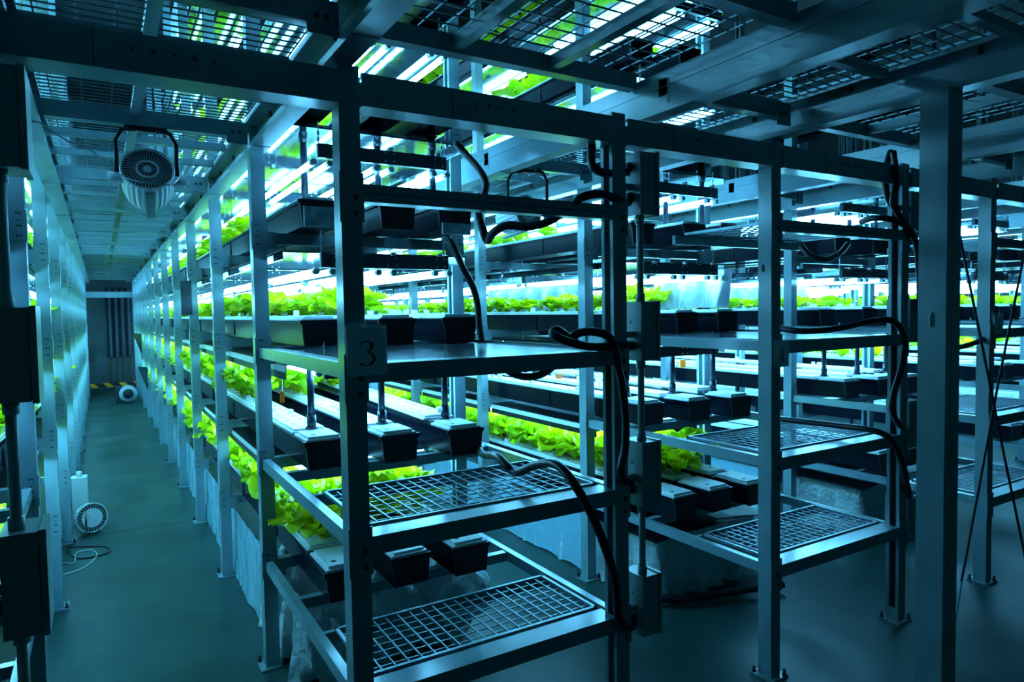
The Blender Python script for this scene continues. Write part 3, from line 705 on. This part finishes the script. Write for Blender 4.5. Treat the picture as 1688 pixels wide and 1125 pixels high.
# ------------------------------------------------------------------ fans
def fan_parts(e, R=.1, L=.19, rot=None, nv=44, sh='dark'):
    inv = rot
    def P(name, b, mats, sm=False):
        o = link(name, b.mesh(name, mats, sm), e); o.rotation_euler = inv; return o
    b = MB(); n = 56; rings = []; prof = [(R*1.02, -.004), (R*1.05, -.02), (R*1.05, -L*.35), (R*1.0, -L*.62), (R*.88, -L*.84), (R*.62, -L*.97), (.001, -L*1.0)]
    vs = []
    for rr, z in prof:
        for i in range(n):
            q = rr*(1-.045*(i % 2)); vs.append((q*math.cos(2*PI*i/n), q*math.sin(2*PI*i/n), z))
    fs = [(a*n+i, (a+1)*n+i, (a+1)*n+(i+1) % n, a*n+(i+1) % n) for a in range(len(prof)-1) for i in range(n)]
    b.add(vs, fs); P('housing', b, ['fanw'])
    b = MB()
    b.tube([(0, 0, -.012), (0, 0, -.010)], R*.98, 40)
    P('fan_shroud', b, [sh])
    b = MB()
    for i in range(nv):
        a = 2*PI*i/nv; c, s_ = math.cos(a), math.sin(a); a2 = a+.10; c2, s2 = math.cos(a2), math.sin(a2)
        b.add([(R*.40*c, R*.40*s_, .004), (R*.99*c2, R*.99*s2, .0), (R*.99*math.cos(a2+.035), R*.99*math.sin(a2+.035), .0), (R*.40*math.cos(a+.05), R*.40*math.sin(a+.05), .004)], [(0, 1, 2, 3)])
        if i % 3 == 0: b.add([(R*.06*c, R*.06*s_, .004), (R*.36*c, R*.36*s_, .004), (R*.36*math.cos(a+.08), R*.36*math.sin(a+.08), .004), (R*.06*math.cos(a+.3), R*.06*math.sin(a+.3), .004)], [(0, 1, 2, 3)])
    for rr, th in ((R*1.0, .005), (R*.40, .0045), (R*.11, .006)):
        b.tube([(rr*math.cos(2*PI*i/40), rr*math.sin(2*PI*i/40), .001) for i in range(41)], th, 6, caps=False)
    P('grille', b, ['fanw'])
    b = MB(); b.tube([(0, 0, .0), (0, 0, .006)], R*.12, 20)
    P('hub', b, ['fanw'])
def ceiling_fan(px, py, Y, R, label, yaw, pitch):
    c = atp(px, py, 'Y', Y); htop = 2.336-c.z
    e = link('circulation_fan', None, None, c); tag(e, label, 'fan', None)
    view = (CAMP-c).normalized(); upv = (Vector((0, 0, 1))-view*view.z).normalized(); side = upv.cross(view)
    n = (view*math.cos(pitch)+upv*math.sin(pitch)); n = (n*math.cos(yaw)+side*math.sin(yaw)).normalized()
    q = Vector((0, 0, 1)).rotation_difference(n)
    fan_parts(e, R, R*2.25, q.to_euler())
    s = Vector((side.x, side.y, 0)).normalized(); w = R*1.14; back = Vector((-view.x, -view.y, 0)).normalized()*.03
    b = MB(); T = htop
    pts = [s*-w+Vector((0, 0, -.03))+back, s*-w+Vector((0, 0, T-.05))+back, s*-(w-.02)+Vector((0, 0, T-.01))+back, s*-(w-.05)+Vector((0, 0, T))+back, s*(w-.05)+Vector((0, 0, T))+back, s*(w-.02)+Vector((0, 0, T-.01))+back, s*w+Vector((0, 0, T-.05))+back, s*w+Vector((0, 0, -.03))+back]
    b.tube(pts, .0085, 10); link('handle', b.mesh('handle', ['cap'], True), e)
    for sg in (-1, 1):
        p = s*sg*w+Vector((0, 0, -.035))+back
        b = MB(); b.tube([p-s*sg*.02, p+s*sg*.032], .021, 14); link('pivot', b.mesh('pivot', ['fanw'], True), e)
        b = MB(); b.tube([s*sg*(w-.07)+Vector((0, 0, T))+back, s*sg*(w-.03)+Vector((0, 0, T))+back], .013, 10); link('grip', b.mesh('grip', ['cap'], True), e)
    b = MB(); b.box(-.03, .03, -.01, .014, -.010, .012); link('mount', b.mesh('mount', ['cap']), e, Vector((0, 0, T))+back)
    b = MB(); b.box(-R*.17, R*.17, -R*1.10, -R*1.02, -R*2.1, -.02); o = link('strap', b.mesh('strap', ['box']), e); o.rotation_euler = q.to_euler()
    return e, c, s
e1, c1, s1 = ceiling_fan(243, 279, 1.12, .092, 'round ribbed fan hung from the walkway over the long aisle', 0, .62)
e2, c2, s2 = ceiling_fan(870, 350, 1.12, .090, 'pale round fan hung over the aisle between racks 3 and 4', .75, .35)
P = smooth_path([atp(40, 196, 'Y', .9), atp(70, 205, 'Y', .92), atp(110, 232, 'Y', .95), atp(150, 248, 'Y', .95), atp(180, 278, 'Y', .95), atp(215, 296, 'Y', .85), atp(250, 302, 'Y', .8), atp(280, 305, 'Y', .8), atp(296, 292, 'Y', .88)], 5)
b = MB(); b.tube([p-P[0] for p in P], .0028, 6); o = link('fan_cable', b.mesh('fan_cable', ['box']), None, P[0]); tag(o, 'thin cable swinging across to the fan over the long aisle', 'cable')
# fan standing on the floor by the upright
c = atp(146, 860, 'X', -.72)
e = link('floor_fan', None, None, (-.72, 3.98, .115)); tag(e, 'white round fan standing on the aisle floor by the uprights', 'fan')
n = Vector((.35, -.9, .12)).normalized(); fan_parts(e, .105, .10, Vector((0, 0, 1)).rotation_difference(n).to_euler(), 30)
b = MB(); b.tube([(0, 0, .003), (0, 0, .007)], .070, 28)
for i in range(3): a_ = i*2.094+.5; b.tube([(.012*math.cos(a_), .012*math.sin(a_), .009), (.066*math.cos(a_), .066*math.sin(a_), .009)], .003, 6)
o = link('cover_disc', b.mesh('cover_disc', ['fanw']), e); o.rotation_euler = Vector((0, 0, 1)).rotation_difference(n).to_euler()
b = MB(); b.tube([(-.05, .0, -.105), (.05, 0, -.105)], .009, 8); b.tube([(-.04, .0, -.105), (-.04, .05, -.1)], .008, 8); b.tube([(.04, .0, -.105), (.04, .05, -.1)], .008, 8)
link('foot', b.mesh('foot', ['dark']), e)
def floor_line(pts, r, m, label, name):
    P = smooth_path([(atp(a, c, 'Z', r) if len(q) == 0 else atp(a, c, 'X', q[0])) for a, c, *q in pts], 6)
    b = MB(); b.tube([p-P[0] for p in P], r, 6); o = link(name, b.mesh(name, [m], True), None, P[0]); tag(o, label, 'cable', 'loose cables on the aisle floor')
floor_line([(103, 928), (122, 928), (126, 912), (150, 907), (160, 915), (150, 928), (130, 940), (103, 948)], .004, 'whitecable', 'white cable looped on the aisle floor', 'power_cable')
floor_line([(140, 845, -.70), (142, 870, -.70), (140, 885), (120, 897), (112, 908), (125, 920), (150, 919), (178, 912), (181, 905), (165, 901), (110, 903)], .0045, 'rubber', 'black cable looped on the aisle floor under the round fan', 'power_cable')
e = link('canister', None, None, (-.80, 4.35, 0)); tag(e, 'white plastic canister standing behind the floor fan', 'canister')
b = MB(); b.prism([(-.05, -.06), (.05, -.06), (.055, .0), (.05, .06), (-.05, .06), (-.055, 0)], 0, .36); link('body', b.mesh('body', ['fanw']), e)
b = MB(); b.tube([(0, 0, .36), (0, 0, .40)], .02, 12); link('cap', b.mesh('cap', ['fanw'], True), e)

# ------------------------------------------------------------------ plastic sheets, liners and bags
def skirt(k, side, y0, y1, label, m='sheet', z1=.40, seed=1):
    r = random.Random(seed); x = RX[k]+(0.055 if side == 0 else WR-.055); b = MB(); ny = int((y1-y0)/.06); nz = 7; s = -1 if side == 0 else 1
    ph = [r.uniform(0, 6) for _ in range(4)]
    for i in range(ny+1):
        y = y0+(y1-y0)*i/ny
        for j in range(nz+1):
            t = j/nz; z = z1*(1-t)+.004; fl = .02*t*t
            wv = (math.sin(y*7+ph[0])*.5+math.sin(y*17+ph[1])*.35+math.sin(y*31+ph[2]+t*3)*.2)*(.002+.008*t)
            b.v.append((x+s*(fl+wv), y, z+(.012*abs(math.sin(y*13+ph[3])) if j == nz else 0)))
    g = nz+1
    for i in range(ny):
        for j in range(nz): b.f.append((i*g+j, i*g+j+1, (i+1)*g+j+1, (i+1)*g+j)); b.m.append(0)
    o = link('plastic_sheet', b.mesh('plastic_sheet', [m], True)); tag(o, label, 'plastic sheet', 'plastic sheets hung under the racks')
for k in (-1, 0, 1, 2):
    for sd in (0, 1): skirt(k, sd, 1.40 if (k, sd) != (0, 0) else 1.35, 13.5, 'wrinkled plastic sheet hung below the %s side of %s' % (['aisle', 'far'][sd], RS[k]), seed=k*3+sd+20)
def reservoir(k):
    x0 = RX[k]; e = link('nutrient_tub', None, None, (x0, 0, 0)); tag(e, 'black tub wrapped in clear plastic under the bottom tier of %s' % RS[k], 'tub', 'plastic-wrapped tubs under the racks')
    b = MB(); h = .30 if k else .16; b.prism([(.16, .02), (WR-.16, .02), (WR-.12, h), (.12, h)], .84 if k else 1.1, 2.3, 'Y'); link('tub', b.mesh('tub', ['cap']), e)
    r = random.Random(k+5); b = MB(); xa, xb, ya, yb = .09, WR-.09, .80 if k else 1.05, 2.35
    per = []; N = 90
    for i in range(N+1):
        t = i/N*(2*(yb-ya)+(xb-xa)); 
        if t < yb-ya: per.append((xa, yb-t, -1, 0))
        elif t < yb-ya+xb-xa: per.append((xa+t-(yb-ya), ya, 0, -1))
        else: per.append((xb, ya+t-(yb-ya)-(xb-xa), 1, 0))
    nz = 8
    for i, (x, y, nx, ny) in enumerate(per):
        for j in range(nz+1):
            t = j/nz; a = (.006+.03*t)*(math.sin(i*1.9+k)+.6*math.sin(i*.7+2))+r.uniform(-.006, .006)*t+.02*t
            b.v.append((x+nx*a, y+ny*a, .345*(1-t)+.006))
    g = nz+1
    for i in range(N):
        for j in range(nz): b.f.append((i*g+j, (i+1)*g+j, (i+1)*g+j+1, i*g+j+1)); b.m.append(0)
    link('liner', b.mesh('liner', ['film'], True), e)
    if k == 0: return
    b = MB(); b.prism([(.02, .365), (WR*.5, .415), (WR-.02, .365), (WR-.02, .370), (WR*.5, .42), (.02, .370)], .72, 2.2, 'Y'); link('drip_tray', b.mesh('drip_tray', ['cap']), e)
for k in (0, 1, 2): reservoir(k)
def bag(px, py, Z, sx, sy, sz, seed, label):
    p = atp(px, py, 'Z', Z); r = random.Random(seed); b = MB(); nu, nv = 28, 14
    ph = [r.uniform(0, 6) for _ in range(8)]
    for i in range(nu):
        for j in range(nv+1):
            u = 2*PI*i/nu; v = PI*j/nv; x, y, z = math.sin(v)*math.cos(u), math.sin(v)*math.sin(u), math.cos(v)
            d = 1+.16*math.sin(3*u+ph[0]+2*v)+.12*math.sin(7*u+ph[1]-3*v)+.10*math.sin(5*v+ph[2]+4*u)+.06*math.sin(13*u+ph[3]+5*v)
            b.v.append((x*sx*d, y*sy*d, max(-p.z+.004, z*sz*d)))
    g = nv+1
    for i in range(nu):
        for j in range(nv): b.f.append((i*g+j, i*g+j+1, ((i+1) % nu)*g+j+1, ((i+1) % nu)*g+j)); b.m.append(0)
    o = link('plastic_bag', b.mesh('plastic_bag', ['film'], True), None, p); tag(o, label, 'plastic bag', 'crumpled clear plastic under the rack')
bag(532, 1075, .10, .10, .12, .16, 3, 'crumpled clear plastic bulging out at the aisle corner')
bag(640, 985, .24, .17, .15, .13, 4, 'crumpled clear plastic under the middle of the bottom tier')
bag(750, 975, .24, .17, .13, .14, 5, 'crumpled clear plastic mound at the far side under the bottom tier')
bag(470, 955, .20, .06, .15, .15, 8, 'slack clear plastic hanging by the second upright')
b = MB(); b.tube([(1.75, .95, .045), (1.95, .70, .045), (2.6, .52, .045)], .02, 10); o = link('drain_pipe', b.mesh('drain_pipe', ['rubber'], True)); tag(o, 'black drain pipe lying on the floor below the plastic of rack 4', 'pipe')
# silvery film curtains at the sides of the light
def curtain(k, x, ya, yb, lev, label, seed):
    r = random.Random(seed); b = MB(); ny = 26; nz = 6; z1 = LZ[lev+1]-.13; z0 = LZ[lev]+.145
    ph = r.uniform(0, 6)
    for i in range(ny+1):
        y = ya+(yb-ya)*i/ny
        for j in range(nz+1):
            t = j/nz; b.v.append((RX[k]+x+(.004+.022*t)*math.sin(y*26+ph+t)+.008*math.sin(y*61), y+.05*t*math.sin(ph), z1+(z0-z1)*t))
    g = nz+1
    for i in range(ny):
        for j in range(nz): b.f.append((i*g+j, i*g+j+1, (i+1)*g+j+1, (i+1)*g+j)); b.m.append(0)
    o = link('film_curtain', b.mesh('film_curtain', ['curtain'], True)); tag(o, label, 'film curtain', 'silvery film curtains beside the lamps')
M['curtain'] = mat('silver_film', (.35, .42, .48), .25, .55, bump=(20, .25, .01))
curtain(0, .80, 2.7, 3.7, 2, 'silvery film curtain hung on the third tier of rack 3', 1)
curtain(0, .80, 4.1, 5.6, 2, 'second silvery film curtain deeper on the third tier of rack 3', 2)
curtain(1, .43, 1.9, 3.2, 2, 'silvery film curtain hung on the third tier of rack 4', 3)
curtain(1, .86, .95, 1.6, 2, 'short silvery film curtain near the front of rack 4 third tier', 4)
curtain(2, .60, 1.6, 3.0, 2, 'silvery film curtain hung on the third tier of rack 5', 5)

# ------------------------------------------------------------------ small hanging things
def hang_tag(p, L, w, h, label, mt='yellow'):
    e = link('hanging_tag', None, None, p); tag(e, label, 'tag', 'yellow hanging tags')
    b = MB(); b.box(-w/2, w/2, -.004, .004, -h, 0); link('tag', b.mesh('tag', [mt]), e)
    b = MB(); b.tube([(0, 0, 0), (.003, 0, L*.5), (0, 0, L)], .0016, 5); link('string', b.mesh('string', ['tag']), e)
hang_tag(atp(465, 645, 'X', .06), .14, .018, .05, 'yellow tag on a white string at the second tier of rack 3')
hang_tag(atp(922, 617, 'X', 1.86), .12, .045, .028, 'yellow tag under the third tier seen past the sagging hose')
hang_tag(atp(1125, 594, 'X', 2.75), .10, .05, .05, 'small square yellow tag beside the risers of rack 4')
p = atp(306, 463, 'X', -.05); e = link('notice_card', None, None, p); tag(e, 'blue card hung on an upright beside the long aisle', 'card')
b = MB(); b.box(-.038, .038, -.002, .002, -.26, 0); link('card', b.mesh('card', ['pvc']), e)
for i, (px, py, xx, lab) in enumerate(((233, 556, -.07, 'dark folded flap on an upright deep in the aisle'), (243, 612, -.07, 'lower dark folded flap on an upright deep in the aisle'))):
    p = atp(px, py, 'X', xx); b = MB(); b.add([(0, -.14, .05), (0, .14, .05), (0, .10, -.28), (-.12, 0, .07), (.02, 0, -.02)], [(0, 3, 4), (3, 1, 4), (0, 4, 2), (4, 1, 2), (0, 2, 3), (3, 2, 1)])
    o = link('folded_flap', b.mesh('folded_flap', ['pvc']), None, p); tag(o, lab, 'flap')

e = link('jug', None, None, atp(1243, 12, 'Z', 2.47)); tag(e, 'blue plastic jug standing on the wire walkway overhead', 'jug')
b = MB(); b.tube([(0, 0, 0), (0, 0, .09), (0, 0, .11)], [.045, .045, .02], 16); link('body', b.mesh('body', ['blue'], True), e)
b = MB(); b.tube([(0, 0, .11), (0, 0, .13)], .02, 12); link('lid', b.mesh('lid', ['blue'], True), e)
# ------------------------------------------------------------------ far end of the aisle
b = MB(); b.box(-1.3, .25, 14.25, 14.33, 2.0, 2.12); o = link('header_beam', b.mesh('header_beam', ['steel'])); tag(o, 'pale beam across the far end of the long aisle', 'beam')
for i in range(4):
    x = -.44+i*.125; b = MB(); pts = []; rr = []
    for q in range(80): pts.append((0, 0, q*.0195)); rr.append(.052 if q % 2 else .044)
    b.tube(pts, rr, 12); e = link('air_duct', None, None, (x, 15.745, .70)); tag(e, 'ribbed dark blue duct on the end wall, %s from the left' % ORDS(i), 'duct', 'ribbed ducts on the end wall')
    link('hose', b.mesh('hose', ['duct'], True), e)
    b = MB(); b.tube([(0, .02, -.70), (0, .02, 0)], .010, 8); link('pipe', b.mesh('pipe', ['brass'], True), e)
b = MB(); b.box(-.80, .12, -.02, .02, -.045, .045); b.box(-.78, -.74, -.02, .02, -.14, -.045); b.box(.06, .10, -.02, .02, -.14, -.045)
o = link('barrier_bar', b.mesh('barrier_bar', ['hazard']), None, (-.1, 15.1, .14)); tag(o, 'yellow and black striped bar low across the aisle end', 'barrier')
e = link('blower', None, None, (-.22, 12.6, 0)); tag(e, 'round blower with a pale mouth on the floor at the aisle end', 'blower')
b = MB(); b.box(-.20, .06, .02, .30, 0, .30); link('motor', b.mesh('motor', ['dark']), e)
b = MB(); b.tube([(.0, -.02, .17), (0, .12, .17)], .15, 24); b.tube([(.0, -.025, .17), (0, -.02, .17)], .09, 20, 1); link('housing', b.mesh('housing', ['fanw', 'dark'], True), e)
e = link('wall_cabinet', None, None, (-.86, 15.7, .62)); tag(e, 'small dark cabinet on the end wall left of the ducts', 'cabinet')
b = MB(); b.box(-.09, .09, 0, .09, 0, .36); link('case', b.mesh('case', ['dark']), e); b = MB(); b.box(-.08, .08, -.008, 0, .01, .35); link('door', b.mesh('door', ['dark']), e)
